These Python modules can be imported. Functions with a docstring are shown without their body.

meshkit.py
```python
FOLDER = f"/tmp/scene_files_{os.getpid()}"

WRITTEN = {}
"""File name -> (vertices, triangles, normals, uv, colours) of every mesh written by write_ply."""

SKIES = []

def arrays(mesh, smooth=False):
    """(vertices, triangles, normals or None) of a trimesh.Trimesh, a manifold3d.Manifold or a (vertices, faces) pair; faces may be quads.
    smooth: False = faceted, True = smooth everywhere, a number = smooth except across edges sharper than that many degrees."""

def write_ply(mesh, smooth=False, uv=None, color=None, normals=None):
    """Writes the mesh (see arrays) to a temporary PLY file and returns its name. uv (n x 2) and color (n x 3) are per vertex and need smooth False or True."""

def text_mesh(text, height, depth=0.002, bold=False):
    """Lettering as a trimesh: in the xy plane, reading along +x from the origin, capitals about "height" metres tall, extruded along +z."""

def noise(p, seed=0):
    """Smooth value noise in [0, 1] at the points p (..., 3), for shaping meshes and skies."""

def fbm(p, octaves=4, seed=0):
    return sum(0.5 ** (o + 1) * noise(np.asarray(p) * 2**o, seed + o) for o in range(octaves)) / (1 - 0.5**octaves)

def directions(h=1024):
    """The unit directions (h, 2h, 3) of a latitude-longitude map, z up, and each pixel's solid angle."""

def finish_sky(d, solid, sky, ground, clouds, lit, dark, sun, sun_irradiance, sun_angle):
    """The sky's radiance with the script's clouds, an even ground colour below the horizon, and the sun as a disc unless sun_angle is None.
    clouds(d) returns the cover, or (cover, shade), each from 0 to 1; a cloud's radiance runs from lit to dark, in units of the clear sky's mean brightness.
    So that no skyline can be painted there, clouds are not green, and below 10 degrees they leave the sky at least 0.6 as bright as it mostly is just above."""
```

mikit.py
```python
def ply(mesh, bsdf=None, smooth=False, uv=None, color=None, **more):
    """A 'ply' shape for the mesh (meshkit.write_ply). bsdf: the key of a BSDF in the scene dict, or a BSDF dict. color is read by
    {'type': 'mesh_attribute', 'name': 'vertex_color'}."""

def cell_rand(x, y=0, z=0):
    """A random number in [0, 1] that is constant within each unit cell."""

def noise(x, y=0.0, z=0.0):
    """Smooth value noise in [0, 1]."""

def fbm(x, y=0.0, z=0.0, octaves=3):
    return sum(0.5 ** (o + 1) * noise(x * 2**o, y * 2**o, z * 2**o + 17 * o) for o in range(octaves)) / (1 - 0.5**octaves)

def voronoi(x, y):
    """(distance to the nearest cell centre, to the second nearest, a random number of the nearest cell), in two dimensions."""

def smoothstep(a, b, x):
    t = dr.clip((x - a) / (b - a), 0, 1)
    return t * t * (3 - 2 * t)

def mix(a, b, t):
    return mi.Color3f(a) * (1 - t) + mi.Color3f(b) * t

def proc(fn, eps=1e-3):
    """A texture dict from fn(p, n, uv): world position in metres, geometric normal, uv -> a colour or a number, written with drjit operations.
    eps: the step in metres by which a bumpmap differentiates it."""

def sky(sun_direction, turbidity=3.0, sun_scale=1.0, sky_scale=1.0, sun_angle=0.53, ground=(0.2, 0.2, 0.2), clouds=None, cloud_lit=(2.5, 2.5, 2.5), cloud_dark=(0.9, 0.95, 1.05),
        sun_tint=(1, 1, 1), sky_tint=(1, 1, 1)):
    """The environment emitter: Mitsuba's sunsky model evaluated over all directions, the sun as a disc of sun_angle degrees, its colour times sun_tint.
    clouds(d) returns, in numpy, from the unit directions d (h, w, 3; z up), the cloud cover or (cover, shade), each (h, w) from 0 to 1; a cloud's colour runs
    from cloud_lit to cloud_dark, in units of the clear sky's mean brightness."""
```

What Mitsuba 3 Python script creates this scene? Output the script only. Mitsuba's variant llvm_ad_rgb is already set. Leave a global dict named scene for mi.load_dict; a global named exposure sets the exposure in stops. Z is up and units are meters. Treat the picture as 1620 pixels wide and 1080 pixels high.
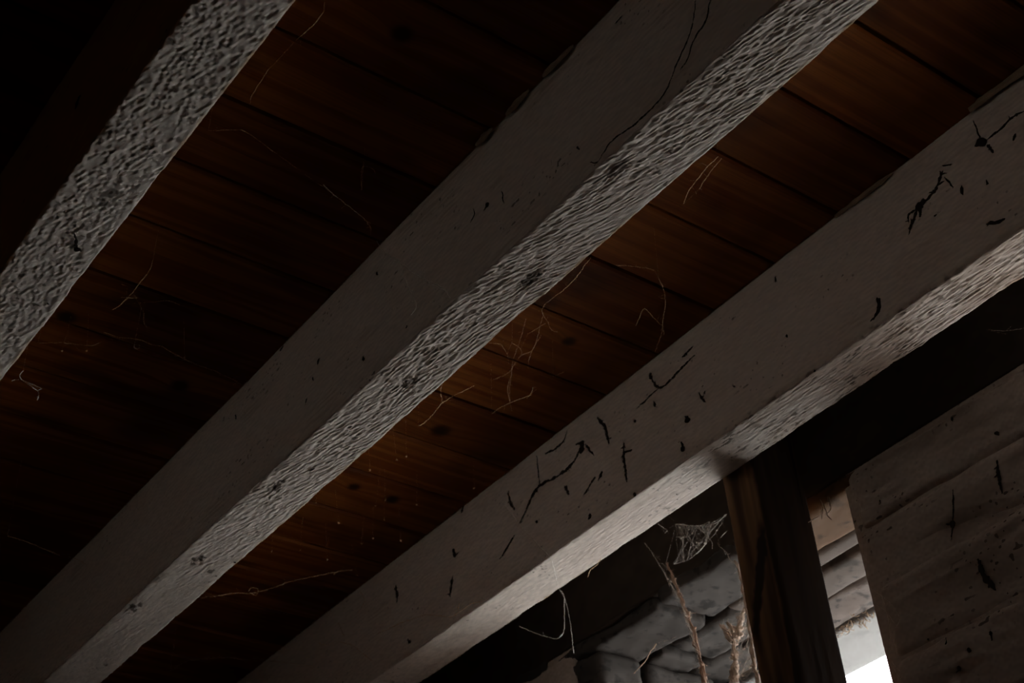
import math, random
import numpy as np
import drjit as dr
import mitsuba as mi
import trimesh
import meshkit
import mikit
from mikit import noise, fbm, voronoi, cell_rand, smoothstep, mix, proc

scene, labels = {"type": "scene"}, {}

# ---------------------------------------------------------------- camera, light, exposure
EYE = np.array([0.0, 0.0, 1.4])
FORWARD = np.array([-0.61341, 0.51752, 0.59658])
UP = np.array([0.51631, -0.30883, 0.79878])
scene["camera"] = {
    "type": "thinlens",
    "fov": 2 * math.degrees(math.atan(810 / 2376.2)),
    "fov_axis": "x",
    "aperture_radius": 0.0022,
    "focus_distance": 1.56,
    "near_clip": 0.05,
    "far_clip": 200.0,
    "to_world": mi.ScalarTransform4f().look_at(origin=EYE.tolist(), target=(EYE + FORWARD).tolist(), up=UP.tolist()),
}


def overcast(d):
    """An even layer of high cloud with a faint mottling."""
    return 0.86 + 0.14 * meshkit.fbm(d * 3.0, 3, 5), 0.25 * meshkit.fbm(d * 2.2, 3, 9)


scene["sky"] = mikit.sky((0.25, 0.55, 0.8), turbidity=4.0, sun_scale=0.0, sky_scale=1.0, ground=(0.385, 0.395, 0.383), clouds=overcast,
                         cloud_lit=(2.4, 2.4, 2.4), cloud_dark=(1.6, 1.65, 1.75))
exposure = 5.65

# ---------------------------------------------------------------- measures (metres; the floor is at z = 0)
JOIST_Z, DECK_Z = 2.40, 2.58
JOISTS = [(0.350, 0.4225), (0.770, 0.8480), (1.2120, 1.2850)]      # the near and the far side of each joist
WALL_Y, WALL_OUT = 1.40, 1.84                                   # inner and outer face of the window wall
LINTEL_Z = 2.37
OPENINGS = [(-1.59, -1.03, 1.70), (-0.725, -0.38, 1.78)]      # from x, to x, sill height

SIDE_MARKS_C = [  # (points (x, z) on the face, width in mm)
    ([(-1.3035,2.5338), (-1.3325,2.5132), (-1.3687,2.512), (-1.4047,2.5176), (-1.4286,2.507), (-1.4426,2.4932), (-1.4592,2.4828)], 3.6),
    ([(-1.4714,2.4711), (-1.4961,2.4574), (-1.5078,2.4506)], 2.9),
    ([(-1.3041,2.5384), (-1.3074,2.5276), (-1.3103,2.5187)], 7.9),
    ([(-1.3,2.5297), (-1.2914,2.5144), (-1.2853,2.5017)], 2.5),
    ([(-1.4047,2.5176), (-1.4051,2.5456), (-1.4047,2.5692)], 1.8),
    ([(-1.333,2.5721), (-1.3422,2.56), (-1.3619,2.5561), (-1.3877,2.5619)], 2.2),
    ([(-1.2687,2.5562), (-1.2552,2.5314), (-1.2539,2.5161), (-1.2522,2.5027)], 3.6),
    ([(-1.224,2.4888), (-1.2275,2.4635), (-1.2289,2.4286)], 3.6),
    ([(-1.2254,2.4744), (-1.2106,2.4692)], 2.2),
    ([(-1.273,2.4704), (-1.2785,2.4622)], 4.3),
    ([(-1.2841,2.4693), (-1.2959,2.4645), (-1.3171,2.4535)], 2.2),
    ([(-1.101,2.457), (-1.1036,2.4507)], 6.5),
    ([(-1.1182,2.4231), (-1.1209,2.416)], 6.5),
    ([(-1.352,2.4894), (-1.3451,2.4703)], 3.6),
    ([(-1.479,2.5431), (-1.475,2.5259), (-1.4663,2.5096)], 3.6),
    ([(-1.6225,2.5214), (-1.619,2.5055)], 5.0),
    ([(-1.6284,2.4776), (-1.633,2.4638), (-1.6375,2.451)], 4.3),
    ([(-1.7814,2.5328), (-1.7773,2.5086)], 5.0),
    ([(-0.7815,2.4364), (-0.7811,2.4278), (-0.7847,2.4192), (-0.792,2.414)], 4.7),
    ([(-1.0742,2.4795), (-1.0716,2.47), (-1.0666,2.4602)], 2.5),
    ([(-1.0639,2.4773), (-1.0707,2.4685)], 1.8),
    ([(-0.7184,2.4857), (-0.7117,2.4951), (-0.6982,2.508), (-0.6876,2.5115)], 3.2),
    ([(-0.7,2.5084), (-0.6912,2.5123), (-0.6856,2.5119)], 8.6),
    ([(-0.6876,2.5115), (-0.6692,2.5166), (-0.661,2.5247), (-0.6528,2.5329)], 3.6),
    ([(-0.6642,2.5205), (-0.6554,2.5193)], 2.9),
    ([(-0.6977,2.5095), (-0.7109,2.5099), (-0.7138,2.5005)], 2.2),
    ([(-0.6539,2.5239), (-0.6476,2.5035)], 1.4),
    ([(-0.6523,2.5403), (-0.6401,2.5324)], 1.4),
    ([(-0.6019,2.5383), (-0.598,2.5312), (-0.5921,2.5302)], 7.9),
    ([(-0.5921,2.5302), (-0.5743,2.5309), (-0.5557,2.5345), (-0.5396,2.5314)], 2.2),
    ([(-0.5923,2.5245), (-0.589,2.5083)], 2.9),
    ([(-0.5977,2.5348), (-0.5978,2.5666)], 1.3),
    ([(-0.6382,2.499), (-0.6398,2.486)], 2.9),
    ([(-0.6251,2.432), (-0.6143,2.4258), (-0.6025,2.4231)], 2.9),
    ([(-1.1537,2.5588), (-1.1523,2.5464), (-1.1428,2.5302), (-1.1241,2.5281), (-1.1004,2.533), (-1.0697,2.5373)], 2.9),
    ([(-1.1545,2.5614), (-1.1541,2.5506)], 4.3),
    ([(-1.1428,2.5302), (-1.1666,2.5271), (-1.1892,2.5251)], 1.8),
    ([(-1.1558,2.5165), (-1.1554,2.5061)], 2.9),
    ([(-0.5632,2.5052), (-0.5581,2.5124)], 2.9),
    ([(-0.6096,2.4783), (-0.6082,2.4772)], 3.6),
    ([(-0.6805,2.4869), (-0.6803,2.4848)], 3.2),
    ([(-0.9137,2.5613), (-0.916,2.5526)], 2.5),
    ([(-1.0691,2.5513), (-1.0921,2.5484)], 2.9),
    ([(-1.4192,2.4687), (-1.4214,2.4636)], 2.9),
    ([(-1.3074,2.4215), (-1.3099,2.4149)], 3.6),
    ([(-1.2189,2.4067), (-1.2161,2.4013)], 3.6),
    ([(-1.7487,2.4242), (-1.7509,2.4188)], 5.0),
    ([(-1.5899,2.5803), (-1.596,2.57)], 3.6),
    ([(-1.1976,2.5094), (-1.1957,2.5053)], 2.9),
    ([(-0.6111,2.5901), (-0.6076,2.5811)], 3.6),
    ([(-0.8914,2.4027), (-0.8905,2.3985)], 2.2),
    ([(-0.9183,2.4718), (-0.9174,2.4673)], 2.9),
    ([(-1.0171,2.4567), (-1.0126,2.4519)], 1.8),
]
SIDE_MARKS_B = [  # (points (x, z) on the face, width in mm)
    ([(-0.5981,2.4865), (-0.6121,2.4557), (-0.6361,2.4348), (-0.6583,2.4146), (-0.6984,2.4105), (-0.7351,2.4159), (-0.753,2.4077), (-0.7631,2.4057)], 1.9),
    ([(-0.5817,2.4702), (-0.5931,2.4507), (-0.6093,2.4444), (-0.6243,2.4282), (-0.6339,2.4243)], 1.9),
    ([(-0.9345,2.4888), (-0.9306,2.4821)], 5.6),
    ([(-0.9571,2.4969), (-0.9557,2.4876), (-0.9623,2.4815)], 1.6),
    ([(-0.9063,2.4843), (-0.9042,2.4646)], 1.6),
    ([(-1.2832,2.5009), (-1.2848,2.4932)], 4.3),
    ([(-1.1814,2.4411), (-1.1829,2.4357)], 3.1),
    ([(-0.7828,2.4477), (-0.7808,2.4416)], 3.1),
    ([(-0.7674,2.4144), (-0.7584,2.4045)], 1.6),
    ([(-0.6924,2.5557), (-0.7045,2.555)], 1.9),
    ([(-1.1484,2.5435), (-1.1459,2.5369)], 2.5),
    ([(-1.0911,2.4251), (-1.0938,2.4224)], 2.5),
    ([(-1.1828,2.4393), (-1.1803,2.4322)], 3.1),
    ([(-1.2982,2.4816), (-1.2952,2.475)], 1.9),
    ([(-1.3795,2.574), (-1.3698,2.577)], 3.7),
    ([(-1.4957,2.5434), (-1.4934,2.535)], 2.5),
    ([(-1.3101,2.4576), (-1.3145,2.4509)], 1.9),
]
WALL_MARKS = [  # (points (x, z) on the face, width in mm)
    ([(-0.8022,2.3388), (-0.7993,2.3282), (-0.7932,2.3158)], 4.3),
    ([(-0.8056,2.2877), (-0.8095,2.2682), (-0.8123,2.2466)], 4.3),
    ([(-0.8727,2.2847), (-0.878,2.2656), (-0.8872,2.2403), (-0.8949,2.2254)], 2.2),
    ([(-0.8898,2.2441), (-0.8831,2.2441)], 6.5),
    ([(-0.8668,2.1883), (-0.8664,2.1677), (-0.8566,2.1431)], 5.8),
    ([(-0.9361,2.119), (-0.9422,2.1059), (-0.9456,2.0955), (-0.9608,2.0861)], 2.5),
    ([(-0.9119,2.0969), (-0.911,2.0888)], 5.0),
    ([(-0.8794,2.1024), (-0.8777,2.097)], 4.3),
    ([(-0.9315,2.0819), (-0.9298,2.0758)], 4.3),
    ([(-0.9605,2.1287), (-0.9595,2.1259)], 3.6),
    ([(-0.9773,2.3246), (-0.9765,2.3205)], 2.9),
    ([(-0.8463,2.3718), (-0.8462,2.3662)], 3.6),
]
WEBS = {  # strands as points (x, y, z) in metres
    'B_side_web': [[(-1.0126,0.6132,2.5), (-1.0232,0.6432,2.5), (-1.0349,0.6787,2.5), (-1.139,0.76,2.5945), (-1.1226,0.76,2.5567), (-1.0671,0.745,2.4919), (-1.0322,0.745,2.4461), (-0.9828,0.745,2.3898)],
        [(-1.0648,0.745,2.4883), (-1.0509,0.745,2.4458), (-1.0371,0.745,2.4115), (-1.039,0.745,2.4023), (-1.0477,0.745,2.4012)],
        [(-1.0322,0.745,2.4461), (-0.9879,0.745,2.3976), (-0.976,0.745,2.375)]],
    'hook': [[(-1.0155,0.6644,2.52), (-0.999,0.6532,2.52), (-0.9842,0.6471,2.52), (-0.9821,0.6577,2.52), (-0.9882,0.6648,2.52)]],
    'thread_long': [[(-1.4016,0.5425,2.53), (-1.402,0.5615,2.53), (-1.395,0.5805,2.53), (-1.3958,0.6018,2.53), (-1.3934,0.6133,2.53), (-1.4001,0.6379,2.53), (-1.3672,0.6467,2.5), (-1.3696,0.684,2.5), (-1.4561,0.76,2.562)],
        [(-1.3962,0.6342,2.53), (-1.4036,0.6371,2.53), (-1.3989,0.6399,2.53)]],
    'ring': [[(-1.3938,0.5791,2.52), (-1.3989,0.5806,2.52), (-1.4004,0.5855,2.52), (-1.395,0.5871,2.52), (-1.3911,0.5836,2.52)]],
    'tip_A': [[(-1.3745,0.4434,2.42), (-1.3856,0.4436,2.42), (-1.3926,0.4487,2.42)],
        [(-1.4287,0.4747,2.44), (-1.4318,0.4821,2.44), (-1.441,0.4867,2.44), (-1.4501,0.4891,2.44)],
        [(-1.4005,0.4401,2.42), (-1.3961,0.4427,2.42)],
        [(-1.4318,0.4821,2.44), (-1.4249,0.4838,2.44)]],
    'thread_A': [[(-1.4498,0.4805,2.52), (-1.4354,0.5021,2.52), (-1.4229,0.5328,2.52), (-1.4126,0.5427,2.52)]],
    'cluster': [[(-1.2396,0.5277,2.52), (-1.258,0.532,2.52), (-1.287,0.5327,2.52), (-1.3029,0.5333,2.52), (-1.3173,0.5322,2.52), (-1.33,0.5318,2.52), (-1.3451,0.5277,2.52)],
        [(-1.3186,0.5256,2.52), (-1.3144,0.5348,2.52), (-1.3096,0.5428,2.52)],
        [(-1.308,0.5515,2.5), (-1.3225,0.5577,2.5), (-1.3286,0.5615,2.5)],
        [(-1.3273,0.5758,2.54), (-1.3185,0.5879,2.54), (-1.3197,0.6,2.54)],
        [(-1.3201,0.5255,2.54), (-1.3192,0.5315,2.54)]],
    'bl': [[(-1.7989,0.5912,2.46), (-1.7998,0.6075,2.46), (-1.8014,0.6225,2.46), (-1.808,0.647,2.46), (-2.0229,0.75,2.5819), (-1.9609,0.75,2.5463), (-1.9131,0.75,2.5137)]],
    'under_B': [[(-1.8373,0.9016,2.46), (-1.8185,0.9198,2.46), (-1.8685,0.9716,2.5), (-1.8558,0.9952,2.5), (-1.8269,1.0141,2.5), (-1.7996,1.026,2.5), (-1.7778,1.0408,2.5), (-1.7498,1.063,2.5), (-1.7259,1.0818,2.5), (-1.72,1.0927,2.5)],
        [(-1.8509,0.987,2.5), (-1.8396,0.9862,2.5), (-1.8405,0.9976,2.5), (-1.8581,1.0041,2.5), (-1.8567,0.9935,2.5)]],
    'under_B2': [[(-2.1583,1.0107,2.5), (-2.1117,1.0216,2.5), (-2.0753,1.066,2.5), (-2.0672,1.1027,2.5)],
        [(-2.2431,1.19,2.5971), (-2.0946,1.19,2.5256), (-1.9901,1.19,2.4742)]],
    'edge_B': [[(-0.8778,0.8595,2.41), (-0.9084,0.8793,2.43), (-0.9541,0.9095,2.46), (-1.0389,0.9633,2.52), (-1.0691,0.9607,2.52), (-1.0849,0.9681,2.52), (-1.0957,0.9843,2.52), (-1.1065,0.9987,2.52), (-1.1065,1.0088,2.52)]],
    'fan': [[(-1.164,0.9818,2.53), (-1.169,0.9996,2.53), (-1.1798,1.0078,2.53), (-1.1979,1.0123,2.53), (-1.2162,1.0168,2.53), (-1.2331,1.013,2.53), (-1.2408,1.0084,2.53)],
        [(-1.1163,0.9677,2.53), (-1.1569,0.9885,2.53), (-1.1936,1.006,2.53), (-1.229,1.0284,2.53), (-1.2588,1.0486,2.53), (-1.2869,1.0739,2.53)],
        [(-1.1104,0.9901,2.54), (-1.1502,1.0127,2.54), (-1.1877,1.0292,2.54), (-1.2078,1.0415,2.54)],
        [(-1.1798,1.0078,2.53), (-1.1655,1.0133,2.53), (-1.1453,1.0079,2.53), (-1.1323,1.0039,2.53)],
        [(-1.1701,0.9458,2.52), (-1.1643,0.9632,2.52), (-1.1763,0.982,2.52), (-1.1914,0.9963,2.52)],
        [(-1.1591,1.0054,2.55), (-1.1485,1.0075,2.55), (-1.1309,1.0112,2.55)]],
    'hang': [[(-0.9423,1.029,2.5), (-0.9553,1.0485,2.5), (-0.9744,1.0684,2.5), (-0.9944,1.0831,2.5), (-1.0077,1.0928,2.5), (-1.0234,1.1088,2.5)],
        [(-1.0291,1.1175,2.52), (-1.0216,1.0951,2.52), (-1.0132,1.0722,2.52), (-1.0281,1.0768,2.52), (-1.0454,1.0854,2.52)],
        [(-0.9853,1.0061,2.54), (-0.973,1.0307,2.54), (-0.9675,1.0513,2.54)],
        [(-1.0329,1.1187,2.52), (-1.061,1.136,2.52), (-1.0744,1.1424,2.52)]],
    'short_mid': [[(-1.3183,0.9411,2.48), (-1.3081,0.944,2.48), (-1.2872,0.9426,2.48), (-1.26,0.9385,2.48), (-1.2361,0.9432,2.48), (-1.209,0.9513,2.48)],
        [(-1.2833,0.9558,2.5), (-1.2647,0.94,2.5), (-1.2462,0.9301,2.5)]],
    'tuft_mid': [[(-1.2722,1.0267,2.5), (-1.2553,1.0266,2.5), (-1.2388,1.0318,2.5), (-1.2232,1.0386,2.5), (-1.2092,1.0455,2.5)],
        [(-1.2194,1.045,2.5), (-1.2024,1.0403,2.5), (-1.1952,1.0358,2.5)],
        [(-1.2594,1.0481,2.52), (-1.2373,1.0285,2.52), (-1.2189,1.0179,2.52)]],
    'frag': [[(-1.1854,1.0636,2.52), (-1.1694,1.0687,2.52)]],
    'over_C': [[(-1.4603,1.19,2.5065), (-1.4315,1.19,2.4605), (-1.4105,1.19,2.4316), (-1.3901,1.19,2.4026), (-1.3841,1.2,2.3866), (-1.411,1.2275,2.385), (-1.4444,1.2596,2.385)],
        [(-1.4564,1.27,2.3932), (-1.4472,1.27,2.3779), (-1.4418,1.27,2.3576), (-1.4397,1.27,2.3352), (-1.4381,1.27,2.3103), (-1.4383,1.27,2.2829)],
        [(-1.4454,1.27,2.3711), (-1.4496,1.27,2.3444), (-1.4559,1.27,2.3229), (-1.4721,1.27,2.3202), (-1.4961,1.27,2.3345), (-1.5163,1.27,2.3482), (-1.552,1.27,2.3748)]],
    'C_low': [[(-1.8028,1.19,2.4533), (-1.7635,1.19,2.4469), (-1.7424,1.19,2.4441), (-1.7115,1.19,2.4368), (-1.6778,1.19,2.4292), (-1.6455,1.19,2.4148), (-1.611,1.19,2.3974), (-1.5825,1.19,2.3938), (-1.5587,1.19,2.3942), (-1.5317,1.19,2.3859)],
        [(-1.59,1.19,2.3982), (-1.5858,1.19,2.4085)]],
    'C_low2': [[(-1.8986,1.18,2.4771), (-1.8647,1.18,2.4582), (-1.8302,1.18,2.4284), (-1.8038,1.18,2.4046)],
        [(-1.9038,1.18,2.514), (-1.8925,1.18,2.4944), (-1.885,1.18,2.4834)],
        [(-1.9633,1.18,2.5025), (-1.9336,1.18,2.4876)],
        [(-1.8358,1.18,2.5399), (-1.8234,1.18,2.5173), (-1.8406,1.18,2.5083)]],
    'corner': [[(-1.2644,1.33,2.4173), (-1.2416,1.33,2.4027), (-1.2187,1.33,2.3912), (-1.1979,1.33,2.3835), (-1.1834,1.33,2.382), (-1.1706,1.33,2.3841)],
        [(-1.2221,1.35,2.4044), (-1.2284,1.35,2.3879), (-1.2375,1.35,2.3758), (-1.2578,1.35,2.371), (-1.2772,1.35,2.3707), (-1.3019,1.35,2.3776)],
        [(-1.2203,1.34,2.3762), (-1.2141,1.34,2.3654), (-1.2172,1.34,2.3573)],
        [(-1.201,1.34,2.3522), (-1.1919,1.34,2.3392), (-1.1886,1.34,2.3272), (-1.1799,1.34,2.3137)],
        [(-1.3707,1.37,2.451), (-1.3559,1.37,2.421), (-1.342,1.37,2.389), (-1.3285,1.37,2.3578), (-1.3162,1.37,2.323)],
        [(-1.2603,1.35,2.4178), (-1.2699,1.35,2.4037), (-1.285,1.35,2.4132)],
        [(-1.2907,1.32,2.4278), (-1.2746,1.32,2.4096), (-1.2789,1.32,2.4078)],
        [(-1.198,1.34,2.3651), (-1.185,1.34,2.3682)]],
    'edgeblob': [[(-1.3584,1.2673,2.39), (-1.3757,1.2735,2.39), (-1.3863,1.2731,2.39), (-1.406,1.2834,2.39)]],
    'rope1': [[(-1.3476,1.385,2.4107), (-1.3404,1.385,2.3871), (-1.3369,1.385,2.3655), (-1.3297,1.385,2.3376), (-1.3226,1.385,2.3102), (-1.3176,1.385,2.2862), (-1.3146,1.385,2.2596), (-1.313,1.385,2.2386), (-1.3135,1.385,2.2088)]],
    'rope2': [[(-1.2523,1.385,2.2745), (-1.2487,1.385,2.259), (-1.2482,1.385,2.2406), (-1.2521,1.385,2.2196), (-1.2621,1.385,2.1881)],
        [(-1.2645,1.385,2.2752), (-1.2579,1.385,2.2612), (-1.2517,1.385,2.2466)],
        [(-1.2186,1.385,2.2826), (-1.2303,1.385,2.2647), (-1.2419,1.385,2.2469)]],
    'postweb': [[(-1.2064,1.37,2.3437), (-1.2027,1.37,2.3136), (-1.2024,1.37,2.2855), (-1.2031,1.37,2.2583), (-1.2049,1.37,2.2366), (-1.2067,1.37,2.2107), (-1.2063,1.37,2.1842), (-1.206,1.37,2.1626)]],
    'rootl': [[(-1.3677,1.36,2.2879), (-1.3856,1.36,2.2785), (-1.3948,1.36,2.2728), (-1.4193,1.36,2.265)]],
    'lowleft': [[(-1.4186,1.25,2.3452), (-1.4173,1.25,2.3015), (-1.4155,1.25,2.2699)]],
    'reveal': [[(-1.0197,1.39,2.2197), (-1.0043,1.39,2.2024), (-0.9928,1.39,2.1836), (-0.9859,1.39,2.1639)],
        [(-1.0162,1.39,2.1968), (-1.005,1.39,2.1833), (-0.9946,1.39,2.1579)],
        [(-1.0285,1.395,2.1367), (-1.0178,1.395,2.116), (-1.0079,1.395,2.0905)],
        [(-1.0207,1.395,2.1294), (-1.0079,1.395,2.1064), (-0.995,1.395,2.0853)],
        [(-1.0637,1.42,2.2467), (-1.0459,1.42,2.2341), (-1.0357,1.42,2.2189)]],
    'topl': [[(-0.8102,0.4927,2.5), (-0.8289,0.4922,2.5), (-0.8445,0.4897,2.5), (-0.8519,0.4885,2.5)],
        [(-0.9002,0.485,2.5), (-0.9334,0.4875,2.5), (-0.9507,0.4922,2.5)]],
    'rightC': [[(-0.746,1.36,2.4257), (-0.7236,1.36,2.4092), (-0.7003,1.36,2.3976), (-0.6922,1.36,2.395)]],
    'right_B': [[(-0.7241,0.9127,2.46), (-0.7435,0.9137,2.46), (-0.7664,0.9186,2.46), (-0.7832,0.923,2.46), (-0.7981,0.931,2.46)],
        [(-0.7381,0.9348,2.48), (-0.7633,0.9399,2.48), (-0.7879,0.947,2.48)]],
    'AB': [[(-1.0234,0.4841,2.52), (-1.0123,0.4999,2.52), (-1.0053,0.5093,2.52), (-1.0045,0.5191,2.52)],
        [(-1.0118,0.5476,2.52), (-1.0151,0.5548,2.52)],
        [(-1.0328,0.6215,2.52), (-1.0344,0.6304,2.52), (-1.0393,0.6454,2.52)]],
    'straw': [[(-1.0809,1.37,2.3317), (-1.0658,1.37,2.3334), (-1.0535,1.37,2.3336), (-1.0454,1.37,2.3387)],
        [(-1.0422,1.37,2.3463), (-1.0412,1.37,2.33), (-1.0357,1.37,2.318)],
        [(-1.0459,1.37,2.3529), (-1.0443,1.37,2.3427), (-1.0511,1.37,2.3259)],
        [(-1.0331,1.37,2.3509), (-1.0338,1.37,2.3327), (-1.0438,1.37,2.3286)]],
    'debris': [[(-1.2979,1.69,2.3501), (-1.2843,1.69,2.3441), (-1.2693,1.69,2.3437)]],
}
SPECKS = [(-1.4524,0.9976,2.52), (-1.4391,1.0045,2.52), (-1.493,0.9792,2.52), (-1.5508,1.0428,2.52), (-1.5712,1.0387,2.52), (-1.5392,1.0886,2.52), (-1.5983,1.0714,2.52), (-1.6746,1.0803,2.52), (-1.6519,1.086,2.52), (-1.7407,1.0609,2.52), (-1.7619,1.1273,2.52), (-1.6382,1.1266,2.52), (-1.7589,0.9751,2.52), (-1.7352,1.0102,2.52), (-1.6384,1.0182,2.52), (-1.4496,0.5107,2.52), (-1.4347,0.5357,2.52), (-1.3865,0.6419,2.52), (-1.4607,1.135,2.52), (-1.6054,0.96,2.52)]


# ---------------------------------------------------------------- helpers
def put(key, mesh, bsdf, smooth=False, label=None, category=None, group=None, kind=None):
    """One entry of the scene under the next free number of this key, with its label."""
    name, k = key, 0
    while name in scene:
        k += 1
        name = f"{key}_{k:03d}"
    scene[name] = mesh if isinstance(mesh, dict) else mikit.ply(mesh, bsdf, smooth=smooth)
    given = {k: v for k, v in dict(label=label, category=category, group=group, kind=kind).items() if v}
    if given:
        labels[name] = given
    return name


def box(x0, x1, y0, y1, z0, z1):
    b = trimesh.creation.box((x1 - x0, y1 - y0, z1 - z0))
    b.apply_translation(((x0 + x1) / 2, (y0 + y1) / 2, (z0 + z1) / 2))
    return b


def rough_block(lo, hi, radius, amp, seed, cuts=4, freq=(14, 14, 14)):
    """A block with rounded, uneven edges and lumpy faces."""
    lo, hi = np.array(lo, float), np.array(hi, float)
    b = trimesh.creation.box((2, 2, 2))
    for _ in range(cuts):
        b = b.subdivide()
    half, centre = (hi - lo) / 2, (hi + lo) / 2
    p = np.sign(b.vertices) * (1 - (1 - np.abs(b.vertices)) ** 1.5) * half
    r = min(radius, half.min() * 0.95)
    core = np.clip(p, -(half - r), half - r)
    out = p - core
    n = out / np.maximum(np.linalg.norm(out, axis=1, keepdims=True), 1e-9)
    p = core + n * r + centre
    q = p * np.array(freq)
    d = (meshkit.fbm(q, 3, seed) - 0.5) * 2 * amp + (meshkit.noise(q * 5, seed + 7) - 0.5) * amp * 0.5
    return trimesh.Trimesh(p + n * d[:, None], b.faces, process=False)


def smooth_path(points, step):
    """A Catmull-Rom curve through the points, sampled about every step metres."""
    p = np.asarray(points, float)
    if len(p) == 2:
        k = max(2, int(np.linalg.norm(p[1] - p[0]) / step) + 1)
        return p[0] + (p[1] - p[0]) * np.linspace(0, 1, k)[:, None]
    e = np.vstack([2 * p[0] - p[1], p, 2 * p[-1] - p[-2]])
    out = []
    for i in range(1, len(e) - 2):
        k = max(1, int(np.linalg.norm(e[i + 1] - e[i]) / step))
        t = (np.arange(k) / k)[:, None]
        a, b, c, d = e[i - 1], e[i], e[i + 1], e[i + 2]
        out.append(0.5 * (2 * b + (c - a) * t + (2 * a - 5 * b + 4 * c - d) * t**2 + (3 * b - a - 3 * c + d) * t**3))
    return np.vstack(out + [p[-1:]])


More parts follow.
